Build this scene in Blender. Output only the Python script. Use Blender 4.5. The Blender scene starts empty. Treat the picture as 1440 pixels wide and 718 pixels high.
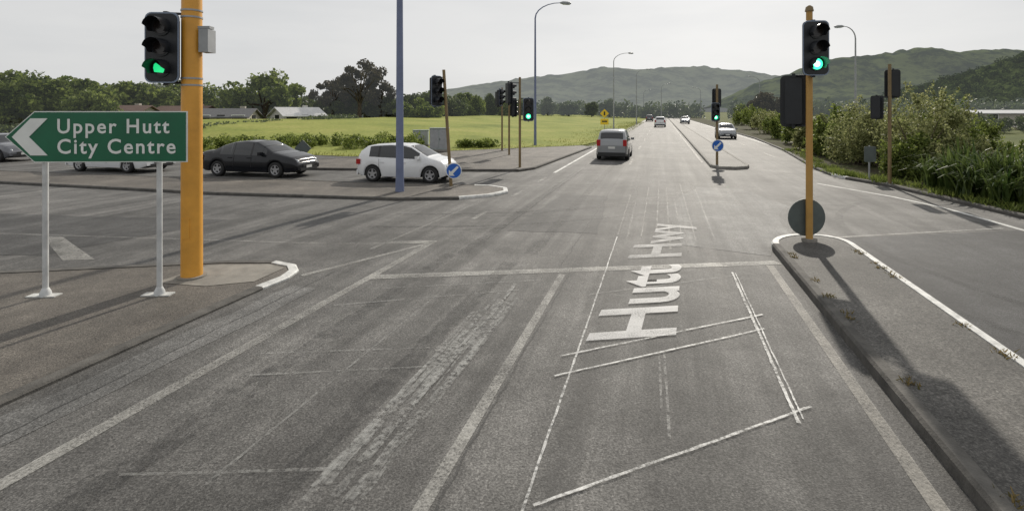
import bpy, math, random
from mathutils import Vector, Matrix, noise
import numpy as np
random.seed(7)
R=random.random
def U(a,b): return a+(b-a)*R()
scene=bpy.context.scene
KR=0.2917            # road axis: X = KR*Y + c
TH=math.atan(KR)
def rp(c,y): return (KR*y+c,y)

# ---------------------------------------------------------------- materials
def newmat(name):
    m=bpy.data.materials.new(name); m.use_nodes=True
    nt=m.node_tree; nt.nodes.clear()
    out=nt.nodes.new('ShaderNodeOutputMaterial')
    return m,nt,out
def N(nt,t,**k):
    n=nt.nodes.new(t)
    for a,b in k.items():
        if a in n.inputs.keys(): n.inputs[a].default_value=b
        else: setattr(n,a,b)
    return n
def ramp(nt,src,stops):
    r=nt.nodes.new('ShaderNodeValToRGB')
    e=r.color_ramp.elements
    while len(e)<len(stops): e.new(0.5)
    for i,(p,c) in enumerate(stops):
        e[i].position=p; e[i].color=(c[0],c[1],c[2],1) if not isinstance(c,(int,float)) else (c,c,c,1)
    nt.links.new(src,r.inputs[0]); return r
def noise_n(nt,vec,scale,detail=4,rough=.6):
    n=N(nt,'ShaderNodeTexNoise'); n.inputs['Scale'].default_value=scale
    n.inputs['Detail'].default_value=detail; n.inputs['Roughness'].default_value=rough
    nt.links.new(vec,n.inputs['Vector']); return n
def mixc(nt,f,a,b,bt='MIX'):
    m=nt.nodes.new('ShaderNodeMixRGB'); m.blend_type=bt
    for i,v in enumerate((f,a,b)):
        if isinstance(v,(int,float)): m.inputs[i].default_value=v if i==0 else (v,v,v,1)
        elif isinstance(v,tuple): m.inputs[i].default_value=(v[0],v[1],v[2],1)
        else: nt.links.new(v,m.inputs[i])
    return m
def mat(name,col,rough=.6,metal=0,var=.15,scale=4,bump=0,emis=0,spec=.5,coat=0):
    m,nt,out=newmat(name)
    b=N(nt,'ShaderNodeBsdfPrincipled')
    tc=N(nt,'ShaderNodeTexCoord')
    n=noise_n(nt,tc.outputs['Object'],scale,5)
    lo=tuple(c*(1-var) for c in col); hi=tuple(min(1,c*(1+var)) for c in col)
    r=ramp(nt,n.outputs['Fac'],[(.3,lo),(.7,hi)])
    nt.links.new(r.outputs[0],b.inputs['Base Color'])
    b.inputs['Roughness'].default_value=rough; b.inputs['Metallic'].default_value=metal
    b.inputs['Specular IOR Level'].default_value=spec
    b.inputs['Coat Weight'].default_value=coat
    if emis:
        b.inputs['Emission Color'].default_value=(*col,1); b.inputs['Emission Strength'].default_value=emis
    if bump:
        n2=noise_n(nt,tc.outputs['Object'],scale*8,4)
        bp=N(nt,'ShaderNodeBump'); bp.inputs['Strength'].default_value=bump; bp.inputs['Distance'].default_value=.02
        nt.links.new(n2.outputs['Fac'],bp.inputs['Height']); nt.links.new(bp.outputs[0],b.inputs['Normal'])
    nt.links.new(b.outputs[0],out.inputs[0]); return m
def asphalt(name,dark,light,tint=(1,.985,.95),agg=60,streak=1.0,rough=.72,spec=.35):
    m,nt,out=newmat(name)
    b=N(nt,'ShaderNodeBsdfPrincipled')
    tc=N(nt,'ShaderNodeTexCoord'); obj=tc.outputs['Object']
    mp=N(nt,'ShaderNodeMapping'); mp.inputs['Rotation'].default_value=(0,0,TH)
    nt.links.new(obj,mp.inputs['Vector'])
    mp2=N(nt,'ShaderNodeMapping'); mp2.inputs['Scale'].default_value=(1.6,.05,1)
    nt.links.new(mp.outputs[0],mp2.inputs['Vector'])
    s=noise_n(nt,mp2.outputs[0],1.3,5,.65)
    big=noise_n(nt,obj,.45,6,.65)
    med=noise_n(nt,obj,2.6,5,.7)
    fine=noise_n(nt,obj,agg,3,.75)
    vo=N(nt,'ShaderNodeTexVoronoi'); vo.inputs['Scale'].default_value=agg*.9; nt.links.new(obj,vo.inputs['Vector'])
    rf=ramp(nt,fine.outputs['Fac'],[(.30,.35),(.5,.85),(.72,1.8)])
    rs=ramp(nt,s.outputs['Fac'],[(.3,1-.40*streak),(.5,1),(.7,1+.55*streak)])
    rb=ramp(nt,big.outputs['Fac'],[(.32,.60),(.5,1.0),(.68,1.42)])
    rm=ramp(nt,med.outputs['Fac'],[(.3,.80),(.55,1.0),(.72,1.28)])
    rv=ramp(nt,vo.outputs['Color'],[(.1,.7),(.9,1.3)])
    base=tuple(((dark+light)/2)*t for t in tint)
    a=mixc(nt,1,base,rf.outputs[0],'MULTIPLY')
    for q in (rs,rb,rm,rv): a=mixc(nt,1,a.outputs[0],q.outputs[0],'MULTIPLY')
    nt.links.new(a.outputs[0],b.inputs['Base Color'])
    b.inputs['Roughness'].default_value=rough; b.inputs['Specular IOR Level'].default_value=spec
    bp=N(nt,'ShaderNodeBump'); bp.inputs['Strength'].default_value=.6; bp.inputs['Distance'].default_value=.012
    nt.links.new(fine.outputs['Fac'],bp.inputs['Height']); nt.links.new(bp.outputs[0],b.inputs['Normal'])
    nt.links.new(b.outputs[0],out.inputs[0]); return m
def paint(name,col,lo,hi,mx=1.0,fs=55):
    m,nt,out=newmat(name)
    b=N(nt,'ShaderNodeBsdfPrincipled'); b.inputs['Base Color'].default_value=(*col,1); b.inputs['Roughness'].default_value=.6
    tr=N(nt,'ShaderNodeBsdfTransparent'); tc=N(nt,'ShaderNodeTexCoord')
    f=noise_n(nt,tc.outputs['Object'],fs,3,.7); g=noise_n(nt,tc.outputs['Object'],1.7,5,.65)
    mm=mixc(nt,.45,f.outputs['Fac'],g.outputs['Fac'])
    r=ramp(nt,mm.outputs[0],[(lo,0.0),(hi,mx)])
    ms=N(nt,'ShaderNodeMixShader'); nt.links.new(r.outputs[0],ms.inputs[0])
    nt.links.new(tr.outputs[0],ms.inputs[1]); nt.links.new(b.outputs[0],ms.inputs[2])
    nt.links.new(ms.outputs[0],out.inputs[0]); return m
def leafmat(name,c1,c2,trans=.35,rough=.5,haze=0,cs=1.2,spec=.2):
    m,nt,out=newmat(name)
    b=N(nt,'ShaderNodeBsdfPrincipled'); b.inputs['Roughness'].default_value=rough; b.inputs['Specular IOR Level'].default_value=spec
    t=N(nt,'ShaderNodeBsdfTranslucent'); geo=N(nt,'ShaderNodeNewGeometry'); tc=N(nt,'ShaderNodeTexCoord')
    n=noise_n(nt,tc.outputs['Object'],cs,3)
    mm=mixc(nt,.4,n.outputs['Fac'],geo.outputs['Random Per Island'])
    r=ramp(nt,mm.outputs[0],[(.28,c1),(.72,c2)])
    nt.links.new(r.outputs[0],b.inputs['Base Color']); nt.links.new(r.outputs[0],t.inputs['Color'])
    ms=N(nt,'ShaderNodeMixShader'); ms.inputs[0].default_value=trans
    nt.links.new(b.outputs[0],ms.inputs[1]); nt.links.new(t.outputs[0],ms.inputs[2])
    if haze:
        e=N(nt,'ShaderNodeEmission'); e.inputs[0].default_value=(.56,.60,.62,1); e.inputs[1].default_value=1  # aerial haze put into the leaf colour as a flat emission
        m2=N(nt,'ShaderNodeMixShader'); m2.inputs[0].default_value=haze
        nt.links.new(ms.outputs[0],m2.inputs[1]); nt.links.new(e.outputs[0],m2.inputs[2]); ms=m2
    nt.links.new(ms.outputs[0],out.inputs[0]); return m
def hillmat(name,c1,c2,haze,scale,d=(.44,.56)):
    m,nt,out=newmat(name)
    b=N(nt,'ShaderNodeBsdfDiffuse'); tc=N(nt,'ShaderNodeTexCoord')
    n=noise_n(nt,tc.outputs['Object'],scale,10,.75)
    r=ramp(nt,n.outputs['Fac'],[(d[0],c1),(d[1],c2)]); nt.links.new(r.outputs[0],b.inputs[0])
    e=N(nt,'ShaderNodeEmission'); e.inputs[0].default_value=(.54,.565,.565,1)  # airlight painted into the hillside: grey emission mixed over the diffuse
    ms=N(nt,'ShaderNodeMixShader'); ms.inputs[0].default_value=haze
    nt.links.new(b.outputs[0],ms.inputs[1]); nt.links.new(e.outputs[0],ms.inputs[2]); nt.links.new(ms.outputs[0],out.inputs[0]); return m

M_road=asphalt('asphalt_worn',.088,.135,(1,.97,.92))
M_new=asphalt('asphalt_new',.045,.07,(1,1,1.02),80,.5)
M_path=asphalt('asphalt_path',.10,.14,(1.06,.95,.82),70,.3)
M_med=asphalt('median_chip',.075,.115,(1.03,.98,.9),55,.2)
M_lite=asphalt('asphalt_faded_and_sheen',.125,.17,(1,.985,.95),70,1.0)
M_dkp=asphalt('asphalt_dark_patch',.055,.085,(1,.98,.95),70,.6)
M_kerb=mat('kerb_concrete',(.22,.21,.19),.85,var=.3,scale=6,bump=.5)
M_kerbd=mat('kerb_dirty',(.085,.08,.072),.85,var=.4,scale=5,bump=.5)
M_kerbw=mat('kerb_white_paint',(.55,.55,.53),.6,var=.35,scale=7,bump=.4)
M_conc=mat('concrete',(.22,.205,.18),.85,var=.25,scale=4,bump=.3)
P_bold=paint('paint_bold',(.70,.70,.67),.34,.52,.85)
P_worn=paint('paint_worn',(.50,.49,.455),.39,.64,.68)
P_faint=paint('paint_faint_and_sheen',(.5,.49,.455),.42,.70,.5)
P_chalk=paint('paint_chalk',(.68,.68,.66),.38,.60,.85,28)
P_scuff=paint('paint_scuff',(.44,.44,.42),.43,.66,.45,22)
P_text=paint('overlay_text',(.62,.62,.62),.28,.52,.62)
P_text2=paint('overlay_text_faint',(.58,.58,.58),.32,.60,.5)
P_cream=paint('paint_cream',(.36,.34,.30),.36,.62,.6)
P_tar=paint('tar_seam',(.02,.02,.02),.35,.6,.6)
P_tyre=paint('tyre_marks',(.025,.025,.025),.38,.66,.42,9)
M_orange=mat('orange_pole_paint',(.66,.32,.045),.45,var=.14,scale=3)
M_orange2=mat('orange_signal_pole_paint',(.44,.25,.065),.5,var=.15,scale=3)
M_ochre=mat('ochre_pole_paint',(.20,.14,.065),.55,var=.2,scale=3)
M_blue=mat('bluegrey_pole_paint',(.15,.18,.29),.45,var=.14,scale=2)
M_galv=mat('galvanised',(.33,.34,.35),.5,.3,var=.12)
M_black=mat('signal_black',(.012,.014,.018),.45,var=.2)
M_edge=mat('signal_edge',(.22,.27,.36),.5,var=.1)
M_lensoff=mat('lens_off',(.02,.015,.015),.2,var=.1)
M_green=mat('lens_green_lit',(.05,1.0,.45),.3,emis=2.0,var=.02)
M_greenw=mat('lens_green_core',(.6,1.0,.85),.3,emis=2.2,var=.02)
M_arrow=mat('lens_arrow_lit',(.02,.75,.25),.3,emis=.9,var=.02)
M_sgreen=mat('sign_green',(.006,.115,.055),.4,var=.15,scale=2)
M_swhite=mat('sign_white',(.72,.74,.72),.45,var=.06)
M_sback=mat('sign_back',(.10,.12,.115),.6,var=.2)
M_sblue=mat('sign_blue',(.015,.12,.5),.4,var=.05)
M_syel=mat('sign_yellow',(.8,.55,.03),.45,var=.05)
M_wpost=mat('white_post',(.52,.53,.53),.5,var=.2,scale=5)
M_cab=mat('cabinet_grey',(.30,.34,.33),.6,var=.1)
M_glass=mat('car_glass',(.012,.014,.016),.06,var=.1,spec=.8)
M_tyre=mat('tyre',(.018,.018,.018),.8,var=.2)
M_rim=mat('rim',(.42,.42,.43),.35,.7,var=.1)
M_dark=mat('car_underside',(.01,.01,.01),.8,var=.1)
M_trim=mat('black_trim',(.02,.02,.02),.5,var=.1)
M_head=mat('headlamp',(.40,.43,.45),.12,.2,var=.05,spec=.9)
M_tail=mat('tail_lamp',(.38,.012,.012),.2,var=.05)
M_plate=mat('plate',(.65,.65,.62),.5,var=.03)
C_black=mat('paint_black',(.006,.007,.010),.22,var=.05,coat=.25,spec=.35)
C_white=mat('paint_white',(.74,.75,.76),.25,var=.03,coat=1)
C_silver=mat('paint_silver',(.26,.27,.28),.3,.4,var=.04,coat=1)
C_grey=mat('paint_grey',(.12,.125,.14),.25,.3,var=.05,coat=1)
M_bark=mat('bark',(.09,.07,.05),.9,var=.35,scale=4,bump=.6)
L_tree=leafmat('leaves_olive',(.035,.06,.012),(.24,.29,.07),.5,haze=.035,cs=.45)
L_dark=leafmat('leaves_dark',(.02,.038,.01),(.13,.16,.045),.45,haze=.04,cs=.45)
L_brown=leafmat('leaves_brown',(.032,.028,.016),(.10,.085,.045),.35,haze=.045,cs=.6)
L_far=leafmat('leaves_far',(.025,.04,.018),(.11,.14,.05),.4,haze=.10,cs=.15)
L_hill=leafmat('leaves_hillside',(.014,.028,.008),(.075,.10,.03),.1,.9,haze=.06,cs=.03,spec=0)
L_shrub=leafmat('leaves_shrub',(.05,.08,.016),(.28,.33,.085),.5,cs=1.1)
L_shrub2=leafmat('leaves_shrub_pale',(.10,.12,.04),(.42,.43,.20),.5,cs=1.1)
L_flax=leafmat('leaves_flax',(.025,.05,.012),(.16,.21,.06),.35,.3,cs=2)
L_weed=leafmat('weeds_mat',(.10,.09,.03),(.26,.19,.08),.4,cs=6)
L_grass=leafmat('grass_blades',(.17,.19,.055),(.30,.30,.10),.4,cs=.8)

def groundmat(name,c1,c2,c3,s,f2=30,amp=(.6,1.35)):
    m,nt,out=newmat(name)
    b=N(nt,'ShaderNodeBsdfPrincipled'); b.inputs['Roughness'].default_value=.95; b.inputs['Specular IOR Level'].default_value=.1
    tc=N(nt,'ShaderNodeTexCoord')
    n=noise_n(nt,tc.outputs['Object'],s,6,.6); n2=noise_n(nt,tc.outputs['Object'],s*f2,4,.7)
    r=ramp(nt,n.outputs['Fac'],[(.3,c1),(.5,c2),(.7,c3)])
    r2=ramp(nt,n2.outputs['Fac'],[(.3,amp[0]),(.7,amp[1])])
    a=mixc(nt,1,r.outputs[0],r2.outputs[0],'MULTIPLY'); nt.links.new(a.outputs[0],b.inputs['Base Color'])
    bp=N(nt,'ShaderNodeBump'); bp.inputs['Strength'].default_value=.5; bp.inputs['Distance'].default_value=.06
    nt.links.new(n2.outputs['Fac'],bp.inputs['Height']); nt.links.new(bp.outputs[0],b.inputs['Normal'])
    nt.links.new(b.outputs[0],out.inputs[0]); return m
M_grass=groundmat('grass_field',(.15,.185,.045),(.245,.27,.07),(.32,.315,.10),.13,22,(.72,1.22))
M_ground=groundmat('ground_rough',(.07,.09,.03),(.11,.125,.045),(.15,.15,.07),.05)
M_soil=groundmat('verge_soil',(.05,.042,.03),(.08,.075,.045),(.08,.10,.035),.6)
M_yard=groundmat('yard_gravel',(.15,.15,.13),(.19,.185,.17),(.24,.235,.22),.1)

# ---------------------------------------------------------------- mesh builder
class MB:
    def __init__(s): s.v=[];s.f=[];s.mi=[];s.sm=[];s.mats=[];s.M=Matrix()
    def mid(s,m):
        if m not in s.mats: s.mats.append(m)
        return s.mats.index(m)
    def add(s,vs,fs,m,smooth=False):
        o=len(s.v); i=s.mid(m)
        for p in vs: s.v.append(tuple(s.M@Vector(p)))
        for f in fs: s.f.append([o+a for a in f]); s.mi.append(i); s.sm.append(smooth)
    def poly(s,pts,m): s.add(pts,[list(range(len(pts)))],m)
    def box(s,c,d,m):
        x,y,z=c; a,b,e=d[0]/2,d[1]/2,d[2]/2
        vs=[(x+i*a,y+j*b,z+k*e) for i in(-1,1) for j in(-1,1) for k in(-1,1)]
        s.add(vs,[[0,1,3,2],[4,6,7,5],[0,4,5,1],[2,3,7,6],[0,2,6,4],[1,5,7,3]],m)
    def path(s,pts,rad,m,n=12,cap=True):
        pts=[Vector(p) for p in pts]; vs=[]
        prev=None
        for i,p in enumerate(pts):
            d=(pts[min(i+1,len(pts)-1)]-pts[max(i-1,0)]).normalized()
            if prev is None:
                a=Vector((1,0,0)) if abs(d.x)<.9 else Vector((0,1,0))
            else: a=prev
            u=(a-d*a.dot(d)).normalized(); w=d.cross(u); prev=u
            r=rad[i] if isinstance(rad,(list,tuple)) else rad
            for k in range(n):
                t=2*math.pi*k/n; vs.append(tuple(p+u*math.cos(t)*r+w*math.sin(t)*r))
        fs=[]
        for i in range(len(pts)-1):
            for k in range(n):
                fs.append([i*n+k,i*n+(k+1)%n,(i+1)*n+(k+1)%n,(i+1)*n+k])
        s.add(vs,fs,m,True)
        if cap:
            s.add(vs[:n],[list(range(n))[::-1]],m); s.add(vs[-n:],[list(range(n))],m)
    def prism(s,pts,y0,y1,m,sidem=None):
        n=len(pts)
        s.add([(p[0],y0,p[1]) for p in pts],[list(range(n))],m)
        s.add([(p[0],y1,p[1]) for p in pts],[list(range(n))[::-1]],sidem or m)
        vs=[(p[0],y0,p[1]) for p in pts]+[(p[0],y1,p[1]) for p in pts]
        s.add(vs,[[i,(i+1)%n,n+(i+1)%n,n+i] for i in range(n)],sidem or m)
    def build(s,name,loc=(0,0,0),rz=0,bevel=0,parent=None,sc=1):
        me=bpy.data.meshes.new(name); me.from_pydata(s.v,[],s.f)
        for m in s.mats: me.materials.append(m)
        me.polygons.foreach_set('material_index',s.mi); me.polygons.foreach_set('use_smooth',s.sm)
        me.update()
        o=bpy.data.objects.new(name,me); scene.collection.objects.link(o)
        o.location=loc; o.rotation_euler=(0,0,rz); o.scale=(sc,)*3
        if bevel:
            b=o.modifiers.new('b','BEVEL'); b.width=bevel; b.segments=2; b.limit_method='ANGLE'
        if parent: o.parent=parent
        return o
def empty(name,loc=(0,0,0),rz=0):
    o=bpy.data.objects.new(name,None); scene.collection.objects.link(o); o.location=loc; o.rotation_euler=(0,0,rz); return o
def rrect(w,h,r,n=5,cx=0,cz=0):
    pts=[]
    for sx,sz,a0 in((1,-1,-90),(1,1,0),(-1,1,90),(-1,-1,180)):
        for i in range(n+1):
            a=math.radians(a0+90*i/n); pts.append((cx+sx*(w/2-r)+r*math.cos(a),cz+sz*(h/2-r)+r*math.sin(a)))
    return pts
def circ(r,n=24,cx=0,cz=0): return [(cx+r*math.cos(2*math.pi*i/n),cz+r*math.sin(2*math.pi*i/n)) for i in range(n)]
def textmesh(txt,sp=1.0,off=0.0):
    cu=bpy.data.curves.new('t','FONT'); cu.body=txt; cu.resolution_u=4
    cu.offset=off; cu.space_character=sp
    o=bpy.data.objects.new('t',cu); scene.collection.objects.link(o)
    bpy.context.view_layer.update()
    dg=bpy.context.evaluated_depsgraph_get()
    me=bpy.data.meshes.new_from_object(o.evaluated_get(dg))
    bpy.data.objects.remove(o)
    xs=[v.co.x for v in me.vertices]; ys=[v.co.y for v in me.vertices]
    return me,min(xs),max(xs),min(ys),max(ys)

# ---------------------------------------------------------------- ground & roads
mb=MB(); mb.poly([(-6000,-1500,-.03),(6000,-1500,-.03),(6000,9000,-.03),(-6000,9000,-.03)],M_ground); mb.build('ground')
mb=MB()
c=[rp(-5.0,y)for y in(37.5,60,120,300,700)]; d=[rp(9,y) for y in(120,300,700)]
mb.poly([(x,y,0) for x,y in [(-70,-12),(60,-12),(24,12),(20,30),(23,47.4)]+d+c[::-1]+[(-3.6,33),(-8.5,28.6),(-18.7,32),(-70,38)]],M_road)
mb.build('road')
mb=MB()
mb.poly([(*rp(3.5,-5),.004),(11.6,-5,.004),(11.4,10.9,.004),(6.4,10.1,.004),(*rp(3.5,9.3),.004)],M_new)
mb.build('road_resurfaced_lane')
mb=MB()
def irregular(pts,m,z):
    pts=[Vector(p) for p in pts]; out=[]
    for i in range(len(pts)):
        a,b=pts[i],pts[(i+1)%len(pts)]; k=max(2,int((b-a).length/.5))
        for j in range(k):
            p=a.lerp(b,j/k); out.append((p.x+U(-.05,.05),p.y+U(-.05,.05),z))
    mb.poly(out,m)
irregular([rp(1.9,8.9),rp(.4,9.6),rp(.1,13.5),rp(1.2,17),rp(2.6,16.5),rp(3.6,12.5)],M_lite,.0035)  # worn patch, paler to paint in the sheen of the intersection
irregular([rp(-5.5,2.2),rp(-4.9,2.2),rp(-4.85,7.2),rp(-5.3,7.4)],M_lite,.0032)
irregular([rp(-1.3,10.5),rp(-3.2,10.8),rp(-3.0,15.5),rp(-1.6,15.2)],M_dkp,.0034)
irregular([(-14,8.9),(-8.2,8.9),(-6.5,11.8),(-13,12.6)],M_dkp,.0033)
mb.build('road_patches')
mb=MB(); mb.poly([(70,62,.0),(130,62,.0),(170,110,.0),(95,110,.0)],M_yard); mb.build('gravel_yard')

def resample(poly,step,closed=True):
    out=[]; n=len(poly)
    for i in range(n if closed else n-1):
        a=Vector(poly[i]); b=Vector(poly[(i+1)%n]); k=max(1,int((b-a).length/step))
        for j in range(k): out.append(tuple(a.lerp(b,j/k)))
    if not closed: out.append(tuple(poly[-1]))
    return out
def island(name,poly,h,kw,kerb,top,white=None,step=.6):
    poly=resample(poly,step) if step else poly
    n=len(poly)
    area=sum(poly[i][0]*poly[(i+1)%n][1]-poly[(i+1)%n][0]*poly[i][1] for i in range(n))
    if area<0: poly=poly[::-1]
    inn=[];mid=[]
    for i in range(n):
        p=Vector(poly[i]); a=(p-Vector(poly[i-1])).normalized(); b=(Vector(poly[(i+1)%n])-p).normalized()
        na=Vector((-a.y,a.x)); nb=Vector((-b.y,b.x)); m=(na+nb); m=m/max(.4,m.length_squared)*2
        inn.append(p+m*kw); mid.append(p+m*.025)
    mb=MB(); ch=min(.03,h*.4)
    for i in range(n):
        j=(i+1)%n; o0=poly[i];o1=poly[j];m0=mid[i];m1=mid[j];i0=inn[i];i1=inn[j]
        mm=M_kerbw if (white and white((o0[0]+o1[0])/2,(o0[1]+o1[1])/2)) else kerb
        mb.add([(*o0,-.02),(*o1,-.02),(*o1,h-ch),(*o0,h-ch)],[[0,1,2,3]],mm)
        mb.add([(*o0,h-ch),(*o1,h-ch),(m1.x,m1.y,h),(m0.x,m0.y,h)],[[0,1,2,3]],mm)
        mb.add([(m0.x,m0.y,h),(m1.x,m1.y,h),(i1.x,i1.y,h),(i0.x,i0.y,h)],[[0,1,2,3]],mm)
        mb.add([(i0.x,i0.y,h),(i1.x,i1.y,h),(i1.x,i1.y,h-.02),(i0.x,i0.y,h-.02)],[[0,1,2,3]],mm)
    mb.poly([(p.x,p.y,h-.012) for p in inn],top)
    return mb.build(name)
arc=[(2.75+.75*math.cos(a)+KR*(9.25+.75*math.sin(a)),9.25+.75*math.sin(a)) for a in [math.pi*i/14 for i in range(15)]]
def medw(x,y):
    c=x-KR*y; return (c>3.2) or (y>9.1)
island('median_island',[rp(2.0,-5),rp(3.5,-5)]+arc,.13,.12,M_kerbd,M_med,medw,.5)
nose=[(-7.03,-5),(-3.5,7.2),(-3.33,7.65),(-3.33,8.0),(-3.5,8.3),(-3.9,8.5),(-4.7,8.5),(-7.9,7.95),(-30,6.5),(-30,-5)]
island('footpath',nose,.04,.14,M_kerbd,M_path,lambda x,y:(x>-3.75 and y>7.25),.35)
mb=MB(); mb.poly([(-4.35,7.25,.034),(-3.75,7.45,.034),(-3.6,8.1,.034),(-3.95,8.3,.034),(-4.9,8.25,.034),(-5.15,7.4,.034)],M_conc); mb.build('concrete_pad')
isA=[(-30,21.5),(-17.8,17.8),(-8.97,15.4),(-3.2,14.4),(-1.5,14.55),(-.63,15.0),(-.12,15.7),(-.15,16.4),(-.7,16.95),(-2.8,17.3),(-5,17.6),(-8,18.4),(-12,19.0),(-17.8,20.3),(-30,23.6)]
island('traffic_island',isA,.08,.14,M_kerbd,M_path,lambda x,y:x>-1.2,.5)
isB=[(-8.3,21.9),(-4,21.5),(.3,21.3),(1.0,22.2),(5.5,35.3),(5.0,36.6),(-3.6,31.6),(-8.3,27.0),(-11,25.3),(-10.5,22.4)]
island('traffic_island',isB,.10,.14,M_kerbd,M_path,None,.8)
fm=[rp(2.2,23),rp(2.5,22.2),rp(3.2,22.0),rp(3.75,22.3),rp(3.95,23),rp(3.95,60),rp(3.95,260),rp(2.5,260),rp(2.3,60)]
island('median_island',fm,.13,.15,M_kerb,M_med,None,1.5)
vg=[(11.4,-5),(11.9,11.9),(12.5,17),(12.3,18.9),(12.4,19.9),(13.1,22.2),(17.3,32.7),(22.4,47.4),rp(8.6,120),rp(8.6,300),rp(14,300),rp(14,120),(32,47),(28,33),(23.5,20),(22,-5)]
island('grass_verge',vg,.10,.15,M_kerbd,M_soil,lambda x,y:18.3<y<20.4 and x<14,1.0)

# ---------------------------------------------------------------- markings
mk=MB()
def strip(a,b,w,m,z=.008,mbx=None):
    mbx=mbx or mk
    a=Vector(a);b=Vector(b); d=(b-a).normalized(); n=Vector((-d.y,d.x))*w/2
    mbx.add([(*(a-n),z),(*(b-n),z),(*(b+n),z),(*(a+n),z)],[[0,1,2,3]],m)
def chalk(a,b,w,m,z=.012,jit=.0022,mbx=None):
    mbx=mbx or mk
    a=Vector(a);b=Vector(b);L=(b-a).length;k=max(4,int(L/.06)); d=(b-a).normalized(); n=Vector((-d.y,d.x))
    vs=[];fs=[]; off=0
    for i in range(k+1):
        off=off*.7+U(-jit,jit); p=a.lerp(b,i/k)+n*off; ww=w*U(.75,1.2)/2
        vs+= [(*(p-n*ww),z),(*(p+n*ww),z)]
    for i in range(k): fs.append([2*i,2*i+2,2*i+3,2*i+1])
    mbx.add(vs,fs,m)
strip(rp(-4.46,-2),rp(-4.38,9.9),.13,P_worn)
strip(rp(-1.5,-2),rp(-1.52,7.85),.10,P_worn)
strip(rp(1.74,-2),rp(1.76,8.3),.11,P_cream)
strip((-2.15,7.72),(4.4,8.47),.20,P_worn,.009)
strip((-2.4,9.75),(-1.47,9.82),.2,P_worn)
strip((-3.2,7.8),(-1.6,9.68),.1,P_worn)
strip((-14,10.9),(-3.5,9.68),.09,P_faint); strip((-3.5,9.68),(-2.4,9.7),.09,P_faint)
strip((-2.56,9.3),(-.8,14.4),.08,P_faint)
mk.add([(-9.35,10.2,.008),(-8.95,10.2,.008),(-7.05,8.65,.008),(-7.55,8.6,.008)],[[0,3,2,1]],P_worn)
for a,b in((11.9,12.8),(15.1,16.2),(18.2,19.5)): strip(rp(-4.38,a),rp(-4.38,b),.12,P_worn)
strip(rp(-4.37,20.9),rp(-4.4,300),.13,P_bold)
y=24
while y<260: strip(rp(-1.5,y),rp(-1.5,y+3),.11,P_worn); strip(rp(6.2,y+4),rp(6.2,y+7),.11,P_worn); y+=10
strip(rp(2.0,25),rp(2.1,260),.11,P_worn); strip(rp(8.1,36),rp(8.2,260),.12,P_bold)
wl=[(8.9,2),(10.2,7),(10.75,10.7),(11.2,13.2),(11.15,15),(10.6,17.8)]
for a,b in zip(wl,wl[1:]): strip(a,b,.12,P_bold)
strip((6.4,10.15),(10.5,10.95),.09,P_worn,.009)
strip(rp(5.0,20),rp(4.1,23),.1,P_faint)
mk.build('road_markings')
ck=MB()
chalk(rp(-.87,2.6),rp(-.88,10.2),.019,P_chalk,mbx=ck)
chalk(rp(1.1,7.95),rp(1.1,4.1),.030,P_chalk,mbx=ck); chalk(rp(1.14,7.9),rp(1.15,4.15),.016,P_chalk,.016,mbx=ck)
chalk((.135,3.24),(2.53,4.33),.024,P_chalk,.013,mbx=ck)
chalk((.40,4.83),(2.9,5.88),.024,P_chalk,.0135,mbx=ck)
chalk((.49,5.22),(3.08,6.29),.026,P_chalk,.014,mbx=ck)
chalk((1.07,6.98),(3.38,7.79),.022,P_scuff,.0145,mbx=ck)
chalk(rp(.03,5.3),rp(.06,3.9),.022,P_scuff,.015,mbx=ck); chalk(rp(-.02,5.3),rp(.0,4.3),.02,P_scuff,.0155,mbx=ck)
for a,b in(((-2.49,4.85),(-.7,5.03)),((-2.64,5.28),(-.6,5.44)),((-2.3,6.6),(.1,7.17)),((-2.7,3.52),(-1.19,3.58)),((-2.0,7.2),(.5,7.6))):
    chalk(a,b,.03,P_scuff,.010,mbx=ck)
for i in range(34):
    cc=-2.12+U(-.22,.22); a=U(3.0,5.8); chalk(rp(cc,a),rp(cc+U(-.03,.03),a+U(.8,2.2)),U(.015,.07),P_scuff,.0101+i*.0002,.004,ck)
chalk(rp(-3.05,3.2),rp(-3.05,7),.025,P_scuff,.0100,mbx=ck)
for i in range(8):
    cc=-.9+i*.27+U(-.05,.05); a=9+U(0,1.5); chalk(rp(cc,a),rp(cc+U(-.05,.05),a+U(3,9)),.03,P_faint,.0105+i*.0005,.004,mbx=ck)  # pale streaks that paint the road sheen into the intersection surface
ck.build('survey_marks_and_sheen')
tm=MB()
for cc,a,b in((-1.62,8,21),(-.4,8.8,24),(-5.1,-2,8),(.5,9,20),(-3.4,10,24),(2.1,12,22),(-1.42,-1,8)): chalk(rp(cc,a),rp(cc,b),.022,P_tar,.0062,.012,tm)
chalk((-12,12.6),(3,12.2),.025,P_tar,.0065,.012,tm); chalk((-2,10.6),(6,12.6),.025,P_tar,.0068,.012,tm); chalk((0,16.8),(9,19.2),.03,P_tar,.0068,.012,tm)
tm.build('tar_seams')
ty=MB()
for i,(cc,a,b) in enumerate(((-3.75,1,9),(-2.55,1,8.5),(-.85,6,24),(.85,6.5,26),(-3.5,9,22),(-2.3,9,24),(-.7,2,7))):
    chalk(rp(cc,a),rp(cc+.05,b),.24,P_tyre,.0045+i*.0002,.002,ty)
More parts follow.
